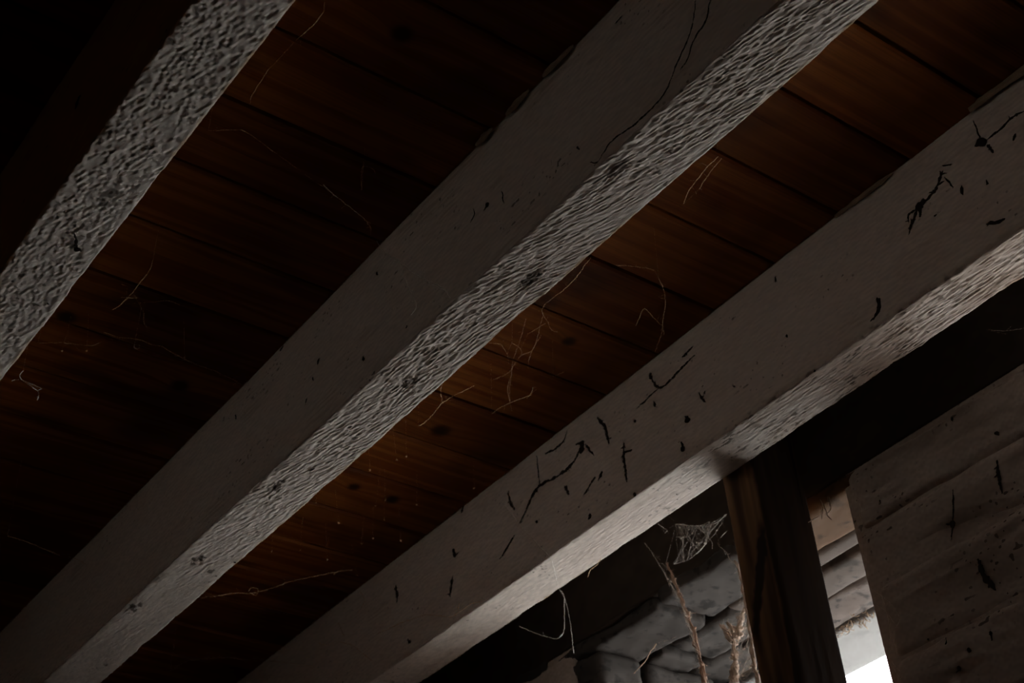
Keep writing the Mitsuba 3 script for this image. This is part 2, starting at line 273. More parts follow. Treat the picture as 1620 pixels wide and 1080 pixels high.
def tube(path, radii, sides=4, squash=None):
    """A tube round a path; squash = (unit normal, factor) flattens it along the normal."""
    p = np.asarray(path, float)
    r = np.broadcast_to(np.asarray(radii, float), (len(p),))
    t = np.gradient(p, axis=0)
    t /= np.maximum(np.linalg.norm(t, axis=1, keepdims=True), 1e-9)
    ref = np.array(squash[0], float) if squash else np.array([0.31, 0.52, 0.79])
    a = np.cross(t, ref)
    a /= np.maximum(np.linalg.norm(a, axis=1, keepdims=True), 1e-9)
    b = np.cross(a, t)
    f = squash[1] if squash else 1.0
    ang = np.arange(sides) / sides * 2 * math.pi
    ring = p[:, None] + r[:, None, None] * (np.cos(ang)[None, :, None] * a[:, None] + f * np.sin(ang)[None, :, None] * b[:, None])
    v = ring.reshape(-1, 3)
    n = len(p)
    i, j = np.meshgrid(np.arange(n - 1), np.arange(sides), indexing="ij")
    j2 = (j + 1) % sides
    q = np.stack([i * sides + j, i * sides + j2, (i + 1) * sides + j2, (i + 1) * sides + j], -1).reshape(-1, 4)
    f = np.vstack([q[:, [0, 1, 2]], q[:, [0, 2, 3]]])
    k = np.arange(1, sides - 1)
    z = np.zeros_like(k)
    caps = np.vstack([np.stack([z, k + 1, k], -1), np.stack([z, k, k + 1], -1) + (n - 1) * sides])
    return trimesh.Trimesh(v, np.vstack([f, caps]), process=False)


def lump(centre, r, seed, squash=1.0):
    s = trimesh.creation.icosphere(1, 1.0)
    d = 0.7 + 0.6 * meshkit.noise(s.vertices * 2.1 + seed * 3.7, seed)
    return trimesh.Trimesh(s.vertices * d[:, None] * r * np.array([1, squash, 1]) + centre, s.faces, process=False)


# ---------------------------------------------------------------- materials
def surface(fn, rough=0.85, spec=0.25, bump=None, scale=1.0):
    b = {"type": "principled", "base_color": proc(fn), "roughness": rough, "specular": spec}
    if bump is not None:
        b = {"type": "bumpmap", "arbitrary": proc(bump, eps=8e-4), "scale": scale, "bsdf": b}
    return {"type": "twosided", "bsdf": b}


def streaks(p, along, across, seed):
    return noise(p.x * along + seed, p.y * across, p.z * across)


KNOTS_A = [(-1.041, 0.392)]
KNOTS_B = [(-0.755, 0.788), (-0.928, 0.819), (-1.154, 0.814), (-1.425, 0.794), (-1.637, 0.796), (-1.804, 0.783)]


def whitewash(p, n, uv):
    """Old limewash on a rough sawn joist: blotches, dirty pores, wood showing where it has worn off."""
    tone = fbm(p.x * 7 + 3, p.y * 16, p.z * 16, octaves=4)
    base = mix((0.60, 0.53, 0.465), (0.72, 0.66, 0.60), tone)
    fine = noise(p.x * 130, p.y * 330, p.z * 330)
    base = base * (0.86 + 0.22 * fine)
    grain = streaks(p, 26, 300, 5.0)
    stain = smoothstep(0.60, 0.80, fbm(p.x * 11, p.y * 26 + 7, p.z * 26, octaves=3))
    base = mix(base, mi.Color3f(0.42, 0.34, 0.27), 0.45 * stain * smoothstep(0.35, 0.75, grain))
    speck = smoothstep(0.80, 0.86, noise(p.x * 210 + 31, p.y * 210, p.z * 210)) * smoothstep(0.50, 0.72, fbm(p.x * 18 + 9, p.y * 18, p.z * 18, octaves=3))
    base = mix(base, mi.Color3f(0.10, 0.075, 0.055), 0.75 * speck)
    knot = mi.Float(0)
    for kx, ky in KNOTS_A + KNOTS_B:                                # dark broken knots showing through the wash of the undersides
        knot = dr.maximum(knot, dr.exp(-dr.square((p.x - kx) / 0.020) - dr.square((p.y - ky) / 0.009) - dr.square((p.z - JOIST_Z) / 0.01)))
    hole = smoothstep(0.48, 0.60, noise(p.x * 210, p.y * 260, p.z * 100) * 0.6 + 0.4 * knot) * smoothstep(0.25, 0.5, knot)
    base = mix(base, mi.Color3f(0.09, 0.068, 0.052), 0.8 * hole)
    far = mi.Float(1)
    for _, y1 in JOISTS:                                            # bare wood along the rubbed far arris
        far = dr.minimum(far, dr.abs(p.y - y1) + dr.abs(p.z - JOIST_Z))
    bare = smoothstep(0.0075, 0.002, far + 0.004 * noise(p.x * 120, p.y * 60, p.z * 60)) * smoothstep(0.40, 0.62, fbm(p.x * 13 + 21, p.y * 2, 0, octaves=3))
    return mix(base, mi.Color3f(0.36, 0.22, 0.09), 0.85 * bare)


def whitewash_worn(p, n, uv):
    """The limewash of the joist by the wall: its underside grain is full of dirt and stained where it has weathered."""
    base = mi.Color3f(whitewash(p, n, uv))
    worn = smoothstep(-1.16, -1.00, p.x + 0.08 * fbm(p.x * 20, p.y * 40, p.z * 20))
    low = smoothstep(2.412, 2.404, p.z + 0.004 * noise(p.x * 90, p.y * 90, p.z * 90))
    groove = smoothstep(0.50, 0.75, noise(p.x * 120 + 8, p.y * 520, p.z * 100)) * smoothstep(0.35, 0.6, fbm(p.x * 30, p.y * 70, p.z * 30, octaves=3))
    base = mix(base, mi.Color3f(0.10, 0.075, 0.055), 0.8 * worn * low * groove)
    damp = smoothstep(0.42, 0.70, fbm(p.x * 9 + 2, p.y * 22, p.z * 9, octaves=3))
    return mix(base, mi.Color3f(0.36, 0.28, 0.21), 0.5 * worn * low * damp)


BOARD_KNOTS = [(-1.434, 1.062, 0.015), (-1.319, 0.985, 0.006), (-1.625, 1.037, 0.010), (-1.628, 1.106, 0.012), (-1.174, 1.089, 0.010), (-1.458, 0.514, 0.013), (-0.85, 0.61, 0.012), (-1.52, 0.70, 0.012)]


def deck_wood(p, n, uv):
    """Dark stained softwood boards, the grain along y, with knots and blackened patches."""
    which = cell_rand(dr.floor(p.x / 0.1115 + 0.2), 3, 1)
    off = which * 40.0
    bend = 0.012 * fbm(p.x * 9 + off, p.y * 3.0, 0, octaves=2)
    knot = mi.Float(0)
    for kx, ky, r in BOARD_KNOTS:
        d2 = dr.square((p.x - kx) / (r * 1.5)) + dr.square((p.y - ky) / (r * 2.6))
        bend += 0.010 * dr.exp(-d2)
        e2 = dr.square((p.x - kx) / r) + dr.square((p.y - ky) / r)
        knot = dr.maximum(knot, dr.exp(-e2 * e2))
    g = p.x + bend
    late = smoothstep(0.35, 0.75, noise(g * 150 + off, p.y * 2.2, 0))
    fine = noise(g * 900 + off, p.y * 16, 0)
    base = mix((0.190, 0.063, 0.012), (0.140, 0.038, 0.006), late) * (0.8 + 0.3 * fine) * (0.8 + 0.4 * which)
    soot = smoothstep(0.50, 0.78, fbm(p.x * 16 + 4, p.y * 7, off, octaves=3))
    base = mix(base, mi.Color3f(0.012, 0.005, 0.003), 0.55 * soot)
    return mix(base, mi.Color3f(0.010, 0.004, 0.002), 0.9 * knot)


def post_wood(p, n, uv):
    """Weathered brown post, the grain along z."""
    g = noise(p.x * 240, p.y * 240, p.z * 5 + 2)
    broad = fbm(p.x * 45, p.y * 45, p.z * 3.2, octaves=3)
    base = mix((0.23, 0.125, 0.065), (0.075, 0.042, 0.026), smoothstep(0.35, 0.7, broad)) * (0.65 + 0.6 * g)
    split = smoothstep(0.80, 0.88, noise(p.x * 120 + 5, p.y * 120, p.z * 2.4 + 8))
    base = mix(base, mi.Color3f(0.014, 0.010, 0.008), split)
    t = dr.clip((2.31 - p.z) / 0.13, 0, 1)                          # a black smear running across the front
    d = dr.abs(p.x + 1.080 + 0.046 * t) + 0.016 * (fbm(p.x * 60, p.y * 20, p.z * 40, octaves=3) - 0.5)
    smear = smoothstep(0.011, 0.005, d) * smoothstep(2.325, 2.30, p.z) * smoothstep(2.15, 2.19, p.z)
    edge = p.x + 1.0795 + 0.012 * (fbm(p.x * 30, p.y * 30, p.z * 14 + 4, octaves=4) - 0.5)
    side_shade = smoothstep(-0.002, 0.003, edge)                           # shade of the side face painted in, ragged along the arris
    return mix(base, mi.Color3f(0.016, 0.012, 0.010), dr.maximum(0.9 * smear, 0.88 * side_shade))


def wall_lime(p, n, uv):
    """Grimy limewash over rubble."""
    tone = fbm(p.x * 9, p.y * 9, p.z * 12, octaves=4)
    base = mix((0.34, 0.275, 0.235), (0.50, 0.42, 0.365), tone) * (0.85 + 0.25 * noise(p.x * 260, p.y * 260, p.z * 260))
    dirt = smoothstep(0.56, 0.74, fbm(p.x * 7 + 11, p.y * 7, p.z * 16, octaves=4))
    base = mix(base, mi.Color3f(0.17, 0.12, 0.09), 0.6 * dirt)
    speck = smoothstep(0.78, 0.84, noise(p.x * 190, p.y * 190 + 5, p.z * 190)) * smoothstep(0.45, 0.7, fbm(p.x * 13, p.y * 13, p.z * 13 + 3, octaves=3))
    return mix(base, mi.Color3f(0.05, 0.036, 0.028), 0.8 * speck)


def plain(colour, vary, freq, dark=0.0):
    def fn(p, n, uv):
        t = fbm(p.x * freq, p.y * freq, p.z * freq, octaves=4)
        c = mi.Color3f(*colour) * (1 - vary + 2 * vary * t)
        return c * (1 - dark * smoothstep(0.55, 0.75, fbm(p.x * freq * 3 + 5, p.y * freq * 3, p.z * freq * 3, octaves=3)))
    return fn


scene["whitewash"] = surface(whitewash)
scene["whitewash_worn"] = surface(whitewash_worn)
scene["deck_wood"] = surface(deck_wood, rough=0.6, spec=0.15)
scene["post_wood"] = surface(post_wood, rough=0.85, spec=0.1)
scene["wall_lime"] = surface(wall_lime)
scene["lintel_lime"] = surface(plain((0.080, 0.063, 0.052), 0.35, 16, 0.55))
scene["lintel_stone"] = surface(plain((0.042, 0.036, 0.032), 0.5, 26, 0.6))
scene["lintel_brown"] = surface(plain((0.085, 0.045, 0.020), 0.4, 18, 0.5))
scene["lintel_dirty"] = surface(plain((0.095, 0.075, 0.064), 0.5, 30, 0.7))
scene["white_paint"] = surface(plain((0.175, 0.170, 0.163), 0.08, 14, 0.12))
scene["mortar"] = surface(plain((0.16, 0.125, 0.10), 0.4, 20))
scene["earth"] = surface(plain((0.19, 0.072, 0.018), 0.3, 3))
scene["soot"] = surface(plain((0.020, 0.014, 0.011), 0.3, 90))
scene["shade_timber"] = surface(plain((0.042, 0.030, 0.022), 0.45, 26), rough=0.85, spec=0.2)  # dark colour stands in for the shade at the wall head
scene["web"] = {"type": "twosided", "bsdf": {"type": "diffuse", "reflectance": {"type": "rgb", "value": (0.62, 0.43, 0.27)}}}
scene["web_lit"] = {"type": "twosided", "bsdf": {"type": "diffuse", "reflectance": {"type": "rgb", "value": (0.88, 0.84, 0.78)}}}  # lighter web: window light on the threads put into the colour
scene["web_pale"] = {"type": "twosided", "bsdf": {"type": "diffuse", "reflectance": {"type": "rgb", "value": (0.66, 0.60, 0.54)}}}
scene["web_dusty"] = surface(plain((0.42, 0.285, 0.21), 0.4, 160))
scene["web_pale_dust"] = surface(plain((0.60, 0.50, 0.42), 0.35, 160))
scene["splinter_wood"] = surface(plain((0.26, 0.19, 0.13), 0.35, 60))

# ---------------------------------------------------------------- the room
M = "structure"
put("floor", box(-4.3, 2.2, -3.2, 1.40, -0.12, 0.0), "earth", kind=M)
put("wall_left", box(-4.3, 2.2, -3.4, -3.2, -0.1, 2.62), "earth", kind=M)
put("wall_back", box(-4.5, -4.3, -3.4, 1.84, -0.1, 2.62), "earth", kind=M)
put("wall_front", box(2.2, 2.4, -3.4, 1.84, -0.1, 2.62), "earth", kind=M)
put("ceiling", box(-4.4, 2.3, -3.3, 1.84, DECK_Z + 0.022, DECK_Z + 0.06), "earth", kind=M)

# the deck boards: joints where the photograph has them
edge0, pitch = -0.5795, 0.1116
for k in range(-3, 19):
    x1 = edge0 - k * pitch - 0.0019
    x0 = x1 - pitch + 0.0040
    c = 0.003
    sec = [(x0, 0.021), (x0, c), (x0 + c, 0), (x1 - c, 0), (x1, c), (x1, 0.021)]
    rise = ((k * 37) % 7 - 3) * 0.0003
    v = np.array([(x, y, DECK_Z + z + rise) for y in (-3.2, 1.83) for x, z in sec])
    n = len(sec)
    f = []
    for a in range(n):
        b = (a + 1) % n
        f += [(a, b, b + n), (a, b + n, a + n)]
    for a in range(1, n - 1):
        f += [(0, a + 1, a), (n, n + a, n + a + 1)]
    put("ceiling__board", trimesh.Trimesh(v, f, process=False), "deck_wood")

PLATE_Z = 2.388
# the window wall: a core with two openings, faced with limewashed rubble
core = []
left = -4.3
for a, b, sill in OPENINGS:
    core += [box(left, a, WALL_Y + 0.0045, WALL_OUT, -0.1, PLATE_Z), box(a, b, WALL_Y + 0.0045, WALL_OUT, -0.1, sill)]
    left = b
core.append(box(left, 2.2, WALL_Y + 0.0045, WALL_OUT, -0.1, PLATE_Z))
put("wall_right", trimesh.util.concatenate(core), "wall_lime", kind=M)
rng = random.Random(7)
courses = [1.28, 1.37, 1.46, 1.555, 1.65, 1.745, 1.80, 1.865, 1.935, 2.03, 2.125, 2.225, 2.302, 2.386]
for ci in range(len(courses) - 1):
    z0, z1 = courses[ci] + 0.001, courses[ci + 1] - 0.001
    spans = [(-1.028, -0.728), (-2.20, -1.592)]
    for a, b in spans:
        x = b
        while x > a + 0.02:
            w = rng.uniform(0.19, 0.34)
            e = x - w
            if e < a + 0.12:
                e = a
            s = rng.randrange(9999)
            out = rng.uniform(-0.004, 0.003)
            jag = rng.uniform(-0.010, 0.010) if e == a else 0
            near = x < -0.6 and e > -1.2 and z1 > 1.9
            m = rough_block((e + 0.0012 + jag, WALL_Y + out, z0 + rng.uniform(-0.004, 0.001)), (x - 0.0012, WALL_Y + 0.09, z1 + rng.uniform(-0.001, 0.004)), 0.012, 0.009, 5, 5 if near else 3, (6, 14, 21))
            put("wall_right__stone", m, "wall_lime", smooth=True)
            x = e

# what spans the openings: stones, old boards, a dirty plank and the white outer lintel
def beam(x0, x1, y0, y1, z0, m, key, label, r=0.012, amp=0.004, seed=1, h=0.026):
    put("wall_right__" + key, rough_block((x0, y0, z0), (x1, y1, z0 + h), min(r, 0.011), amp, seed, 4, (12, 24, 24)), m, smooth=True, label=label)


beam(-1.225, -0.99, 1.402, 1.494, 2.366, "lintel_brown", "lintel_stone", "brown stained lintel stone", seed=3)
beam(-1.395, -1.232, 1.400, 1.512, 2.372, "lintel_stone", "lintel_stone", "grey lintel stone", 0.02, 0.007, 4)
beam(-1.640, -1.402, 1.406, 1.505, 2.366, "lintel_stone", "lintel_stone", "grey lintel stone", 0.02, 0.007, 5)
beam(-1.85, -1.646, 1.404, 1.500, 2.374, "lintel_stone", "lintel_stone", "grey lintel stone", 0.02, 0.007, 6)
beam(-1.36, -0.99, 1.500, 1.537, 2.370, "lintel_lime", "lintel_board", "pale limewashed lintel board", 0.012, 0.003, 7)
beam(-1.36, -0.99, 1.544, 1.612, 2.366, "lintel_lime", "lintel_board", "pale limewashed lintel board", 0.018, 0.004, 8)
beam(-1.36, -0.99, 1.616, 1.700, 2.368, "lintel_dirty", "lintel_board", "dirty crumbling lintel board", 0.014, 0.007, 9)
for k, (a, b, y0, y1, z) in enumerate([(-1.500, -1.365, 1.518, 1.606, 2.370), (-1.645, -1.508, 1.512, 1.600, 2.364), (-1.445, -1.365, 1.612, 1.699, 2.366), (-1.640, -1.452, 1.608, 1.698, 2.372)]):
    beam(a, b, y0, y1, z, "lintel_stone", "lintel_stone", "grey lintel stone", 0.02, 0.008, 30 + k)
for k, (z0, z1) in enumerate([(1.70, 1.86), (1.865, 2.03), (2.035, 2.16), (2.165, 2.28), (2.285, 2.366)]):
    ys = (1.404, 1.56, 1.70, 1.83) if k % 2 else (1.404, 1.50, 1.655, 1.83)
    for j in range(3):
        put("wall_right__jamb_stone", rough_block((-1.61, ys[j], z0), (-1.536, ys[j + 1] - 0.005, z1), 0.016, 0.006, 60 + 3 * k + j, 4, (16, 16, 16)), "lintel_stone", smooth=True)
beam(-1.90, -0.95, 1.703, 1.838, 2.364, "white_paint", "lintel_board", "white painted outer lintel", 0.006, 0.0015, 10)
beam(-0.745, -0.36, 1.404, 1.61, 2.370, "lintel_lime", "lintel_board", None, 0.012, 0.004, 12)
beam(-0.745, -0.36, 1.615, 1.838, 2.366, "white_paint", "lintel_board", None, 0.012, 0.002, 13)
put("added_plate", rough_block((-4.2, WALL_Y + 0.003, PLATE_Z), (2.1, WALL_OUT - 0.01, DECK_Z - 0.001), 0.006, 0.003, 21, 5, (8, 30, 30)), "shade_timber", smooth=30, label="timber wall plate added as dark shade on top of the window wall, behind the post", category="beam")  # timber added to keep the strip above the wall dark


# ---------------------------------------------------------------- the joists
def axis(fine0, fine1, step, end0, end1):
    """Stations along x: fine in view, growing wider beyond."""
    out = list(np.arange(fine0, fine1, step))
    for e, s in ((end0, -1), (end1, 1)):
        x, d, far = (fine0 if s < 0 else fine1), step, []
        while (x - e) * s < 0:
            x += s * d
            d *= 1.25
            far.append(x if (x - e) * s < 0 else e)
        out = (far[::-1] + out) if s < 0 else (out + far)
    return np.array(out)


def underside_pebbled(u, v, i):
    th = 0.35
    a, g = u * math.cos(th) + v * math.sin(th), -u * math.sin(th) + v * math.cos(th)
    P = np.stack([a * 230, g * 330, 0 * a], -1)
    h = 0.0017 * (meshkit.noise(P, 3) - 0.5) + 0.0007 * (meshkit.noise(P * 0.55, 4) - 0.5)
    long = meshkit.noise(np.stack([u * 70, v * 380, 0 * u], -1), 5) - 0.5
    along = np.clip((-1.05 - u) / 0.3, 0, 1)
    return h * (1 - 0.25 * along) + 0.0010 * long * along


def underside_ridged(u, v, i):
    warp = 0.004 * (meshkit.fbm(np.stack([u * 14, v * 30, 0 * u], -1), 3, 11) - 0.5)
    for k, (ku, kv) in enumerate(KNOTS_B):
        r2 = ((u - ku) / 0.040) ** 2 + ((v - kv) / 0.016) ** 2
        warp = warp + 0.005 * np.exp(-r2) * np.tanh((v - kv) / 0.008)
    g = v + warp - 0.22 * u + 0.03 * meshkit.noise(np.stack([u * 4, 0 * u, 0 * u], -1), 21)
    h = 0.0008 * (meshkit.noise(np.stack([u * 45, g * 215, 0 * u], -1), 12) - 0.5) + 0.0020 * (meshkit.noise(np.stack([u * 125, g * 540, 0 * u], -1), 13) - 0.5)
    h += 0.0010 * (meshkit.noise(np.stack([u * 260, v * 330, 0 * u], -1), 14) - 0.5)
    calm = np.clip(0.55 + 1.1 * meshkit.fbm(np.stack([u * 5 + 3, v * 16, 0 * u], -1), 2, 15) - 0.45 * np.clip((v - 0.815) / 0.03, 0, 1), 0.25, 1.15)
    calm = calm * np.clip(1.0 - 0.5 * (-u - 1.15) / 0.5, 0.45, 1.0)
    h = h * calm
    for k, (ku, kv) in enumerate(KNOTS_B):
        r2 = ((u - ku) / 0.022) ** 2 + ((v - kv) / 0.012) ** 2
        pits = np.clip(meshkit.noise(np.stack([u * 210, v * 260, 0 * u], -1), 30 + k) - 0.52, 0, 1) * 2
        h += 0.0030 * np.exp(-r2) * pits          # into the wood: upwards
    return h


def underside_fine(u, v, i):
    h = 0.0015 * (meshkit.noise(np.stack([u * 80, v * 460, 0 * u], -1), 41) - 0.5) + 0.0007 * (meshkit.noise(np.stack([u * 160, v * 420, 0 * u], -1), 42) - 0.5)
    return h * np.clip(0.35 + 0.9 * np.clip((u + 1.15) / 0.3, 0, 1), 0.35, 1.25)




def side_relief(u, y, z, seed):
    P = np.stack([u * 24, y * 140, z * 140], -1)
    return 0.0006 * (meshkit.noise(P, seed) - 0.5) + 0.0011 * (meshkit.fbm(np.stack([u * 9, y * 22, z * 22], -1), 3, seed + 1) - 0.5)


def sideways(x, seed):
    return 0.004 * (meshkit.fbm(np.stack([x * 2.2, 0 * x, 0 * x + seed], -1), 3, seed + 4) - 0.5)


def joist(i, xs, under, seed):
    y0, y1 = JOISTS[i]
    r = 0.0028
    w, h = y1 - y0, DECK_Z - JOIST_Z
    near = np.linspace(DECK_Z, JOIST_Z + r, 60)
    bottom = np.linspace(y0 + r, y1 - r, 108)
    far = np.linspace(JOIST_Z + r, DECK_Z, 22)
    loop = [(y0, z, -1, 0) for z in near]
    for a in (30, 60):
        ca, sa = math.cos(math.radians(a)), math.sin(math.radians(a))
        loop.append((y0 + r - r * ca, JOIST_Z + r - r * sa, -ca, -sa))
    loop += [(y, JOIST_Z, 0, -1) for y in bottom]
    for a in (60, 30):
        ca, sa = math.cos(math.radians(a)), math.sin(math.radians(a))
        loop.append((y1 - r + r * ca, JOIST_Z + r - r * sa, ca, -sa))
    loop += [(y1, z, 1, 0) for z in far]
    L = np.array(loop)
    m, n = len(L), len(xs)
    U = np.repeat(xs[:, None], m, 1)
    Y, Z = np.repeat(L[None, :, 0], n, 0), np.repeat(L[None, :, 1], n, 0)
    NY, NZ = np.repeat(L[None, :, 2], n, 0), np.repeat(L[None, :, 3], n, 0)
    low = np.clip(-NZ, 0, 1)                                       # how much a point belongs to the underside
    d = -low * under(U, Y, i)
    side = side_relief(U, Y, Z, seed)
    d = d + (1 - low) * side
    arris = np.exp(-(((Y - y0) / 0.007) ** 2 + ((Z - JOIST_Z) / 0.007) ** 2))
    chip = np.clip(meshkit.fbm(np.stack([U * 55, 0 * U, 0 * U + seed], -1), 4, seed + 2) - 0.5, 0, 1)
    d = d - arris * chip * 0.008
    arris2 = np.exp(-(((Y - y1) / 0.006) ** 2 + ((Z - JOIST_Z) / 0.006) ** 2))
    d = d - arris2 * np.clip(meshkit.fbm(np.stack([U * 22, 0 * U, 0 * U + seed], -1), 3, seed + 3) - 0.5, 0, 1) * 0.006
    sway = sideways(xs, seed)
    top = 0.0025 * (meshkit.fbm(np.stack([xs * 4, 0 * xs, 0 * xs + seed], -1), 3, seed + 5) - 0.5)
    v = np.stack([U, Y + NY * d + sway[:, None], Z + NZ * d + top[:, None] * low], -1).reshape(-1, 3)
    a, b = np.meshgrid(np.arange(n - 1), np.arange(m), indexing="ij")
    b2 = (b + 1) % m
    q = np.stack([a * m + b, a * m + b2, (a + 1) * m + b2, (a + 1) * m + b], -1).reshape(-1, 4)
    f = np.vstack([q[:, [0, 2, 1]], q[:, [0, 3, 2]]])
    k = np.arange(1, m - 1)
    caps = np.vstack([np.stack([0 * k, k, k + 1], -1), np.stack([0 * k, k + 1, k], -1) + (n - 1) * m])
    mesh = trimesh.Trimesh(v, np.vstack([f, caps]), process=False)
    if mesh.volume < 0:
        mesh.invert()
    return mesh


G = "whitewashed ceiling joists"
JL = [
    ("whitewashed ceiling joist with a coarse pebbled underside and a near black side", "whitewash", axis(-1.62, -0.62, 0.0012, -4.3, 2.2), underside_pebbled, 60),
    ("whitewashed ceiling joist in the middle, ridged saw grain and knots along its underside", "whitewash", axis(-2.30, -0.42, 0.0013, -4.3, 2.2), underside_ridged, 70),
    ("whitewashed ceiling joist nearest the post, its side streaked with black dirt", "whitewash_worn", axis(-2.05, -0.45, 0.0015, -4.3, 2.2), underside_fine, 80),
]
keys = []
for i, (text, mat, xs, under, seed) in enumerate(JL):
    keys.append(put("ceiling_joist", joist(i, xs, under, seed), mat, smooth=True, label=text, category="joist", group=G))


def streak_mesh(points, width, seed, to3, normal):
    """A crust of soot along a line on a face: a flat, ragged ribbon, half sunk in the surface, with a few spurs."""
    rg = np.random.default_rng(seed)
    p = smooth_path(points, 0.0012)
    n = len(p)
    s = np.linspace(0, 1, n)
    p = p + (np.stack([meshkit.fbm(np.stack([np.arange(n) * 0.22, np.full(n, seed * 1.7), np.full(n, k)], -1), 2, seed + k) for k in (0, 9)], -1) - 0.5) * 0.0022
    w = width / 2000 * (0.45 + 1.1 * meshkit.noise(np.stack([np.arange(n) * 0.5, np.full(n, seed * 2.3), np.zeros(n)], -1), seed)) * np.minimum(1, 0.35 + 3 * np.minimum(s, 1 - s))
    parts = [tube(to3(p), w, 7, (normal, 0.30))]
    for _ in range(int(n * 0.07) + (1 if width > 4 else 0)):
        k = rg.integers(0, n)
        a, l = rg.uniform(0, 2 * math.pi), rg.uniform(0.6, 1.6) * width / 1000
        q = p[k] + np.stack([np.cos(a) * np.linspace(0, l, 4), np.sin(a) * np.linspace(0, l, 4)], -1) + rg.normal(0, 0.0003, (4, 2))
        parts.append(tube(to3(q), np.linspace(0.3, 0.12, 4) * width / 1000, 5, (normal, 0.3)))
    return trimesh.util.concatenate(parts)


def on_joist(i):
    """Puts points (x, z) on the near side of a joist, whose unevenness they follow."""
    y0, seed = JOISTS[i][0], JL[i][4]
    return lambda p: np.stack([p[:, 0], y0 - side_relief(p[:, 0], np.full(len(p), y0), p[:, 1], seed) + sideways(p[:, 0], seed) - 0.0002, p[:, 1]], -1)


def on_plane(y):
    return lambda p: np.stack([p[:, 0], np.full(len(p), y), p[:, 1]], -1)


for k, (pts, w) in enumerate(SIDE_MARKS_B):
    put(keys[1] + "__dirt_streak", streak_mesh(pts, w, 100 + k, on_joist(1), (0, 1, 0)), "soot")
for k, (pts, w) in enumerate(SIDE_MARKS_C):
    put(keys[2] + "__dirt_streak", streak_mesh(pts, w * 1.3, 200 + k, on_joist(2), (0, 1, 0)), "soot")
for k, (pts, w) in enumerate(WALL_MARKS):
    put("wall_right__dirt_streak", streak_mesh(pts, w, 300 + k, on_plane(WALL_Y - 0.0035), (0, 1, 0)), "soot")
under = lambda p: np.stack([p[:, 0], p[:, 1], np.full(len(p), JOIST_Z - 0.001)], -1)
for j, pts, w in [(0, [(-1.1082, 0.3876), (-1.1157, 0.3935), (-1.1252, 0.3964), (-1.1289, 0.4014)], 3.4), (0, [(-1.1269, 0.3972), (-1.1307, 0.4022)], 5.2), (0, [(-1.2234, 0.4094), (-1.2252, 0.4112)], 3.8),
                  (1, [(-1.3713, 0.8101), (-1.3633, 0.8125)], 3.2), (1, [(-1.6169, 0.84), (-1.6207, 0.8439)], 2.5)]:
    put(keys[j] + "__dirt_streak", streak_mesh(pts, w, 400 + int(-pts[0][0] * 999), under, (0, 0, 1)), "soot")
put(keys[0] + "__dirt_streak", streak_mesh([(-1.0306, 2.5039), (-1.0399, 2.4926)], 7, 470, on_joist(0), (0, 1, 0)), "soot")


# splinters and a shim between the joists and the boards
def splinter(p0, p1, w, t, seed):
    p = smooth_path([p0, p1], 0.004)
    s = np.linspace(0, 1, len(p))
    r = w * (0.35 + 0.65 * np.sin(math.pi * np.clip(s * 0.9 + 0.1, 0, 1))) * (0.7 + 0.6 * meshkit.noise(np.stack([s * 9, s * 0 + seed, s * 0], -1), seed))
    return tube(p, r, 6, ((0, 1, 0), t))


put("wood_shim", splinter((-0.595, 1.206, 2.5785), (-0.40, 1.207, 2.569), 0.0075, 0.5, 5), "splinter_wood", label="thin pale wooden shim wedged between the ceiling boards and the joist by the wall", category="shim")
for k, (a, b, w, text) in enumerate([
    ((-0.936, 0.766, 2.5745), (-0.905, 0.765, 2.574), 0.005, "short pale splinter on top of the middle joist, lowest of three"),
    ((-0.880, 0.766, 2.5745), (-0.838, 0.765, 2.575), 0.006, "long pale splinter on top of the middle joist, between two others"),
    ((-0.815, 0.766, 2.576), (-0.762, 0.765, 2.574), 0.005, "frayed pale splinter on top of the middle joist, highest of three"),
    ((-0.805, 1.2085, 2.577), (-0.713, 1.2080, 2.575), 0.0045, "narrow dark splinter between the ceiling boards and the joist by the wall"),
]):
    put("wood_splinter", splinter(a, b, w, 0.6, 11 + k), "splinter_wood", label=text, category="splinter", group="splinters on the joists")


# ---------------------------------------------------------------- the post
def post():
    b = rough_block((-1.134, 1.290, 0.0), (-1.073, 1.379, DECK_Z - 0.001), 0.005, 0.0, 1, 5)
    v = b.vertices
    c = np.array([-1.1035, 1.3345, 0])
    d = v - c
    d[:, 2] = 0
    s = 1 + 0.05 * (meshkit.fbm(v * np.array([30, 30, 6.0]), 3, 31) - 0.5)[:, None] + 0.02 * (meshkit.noise(v * np.array([160, 160, 8.0]), 33) - 0.5)[:, None]
    v = np.stack([c[0] + d[:, 0] * s[:, 0], c[1] + d[:, 1] * s[:, 0], v[:, 2]], -1)
    return trimesh.Trimesh(v, b.faces, process=False)


put("wooden_post", post(), "post_wood", smooth=30, label="dark weathered brown wooden post standing in front of the window opening", category="post")


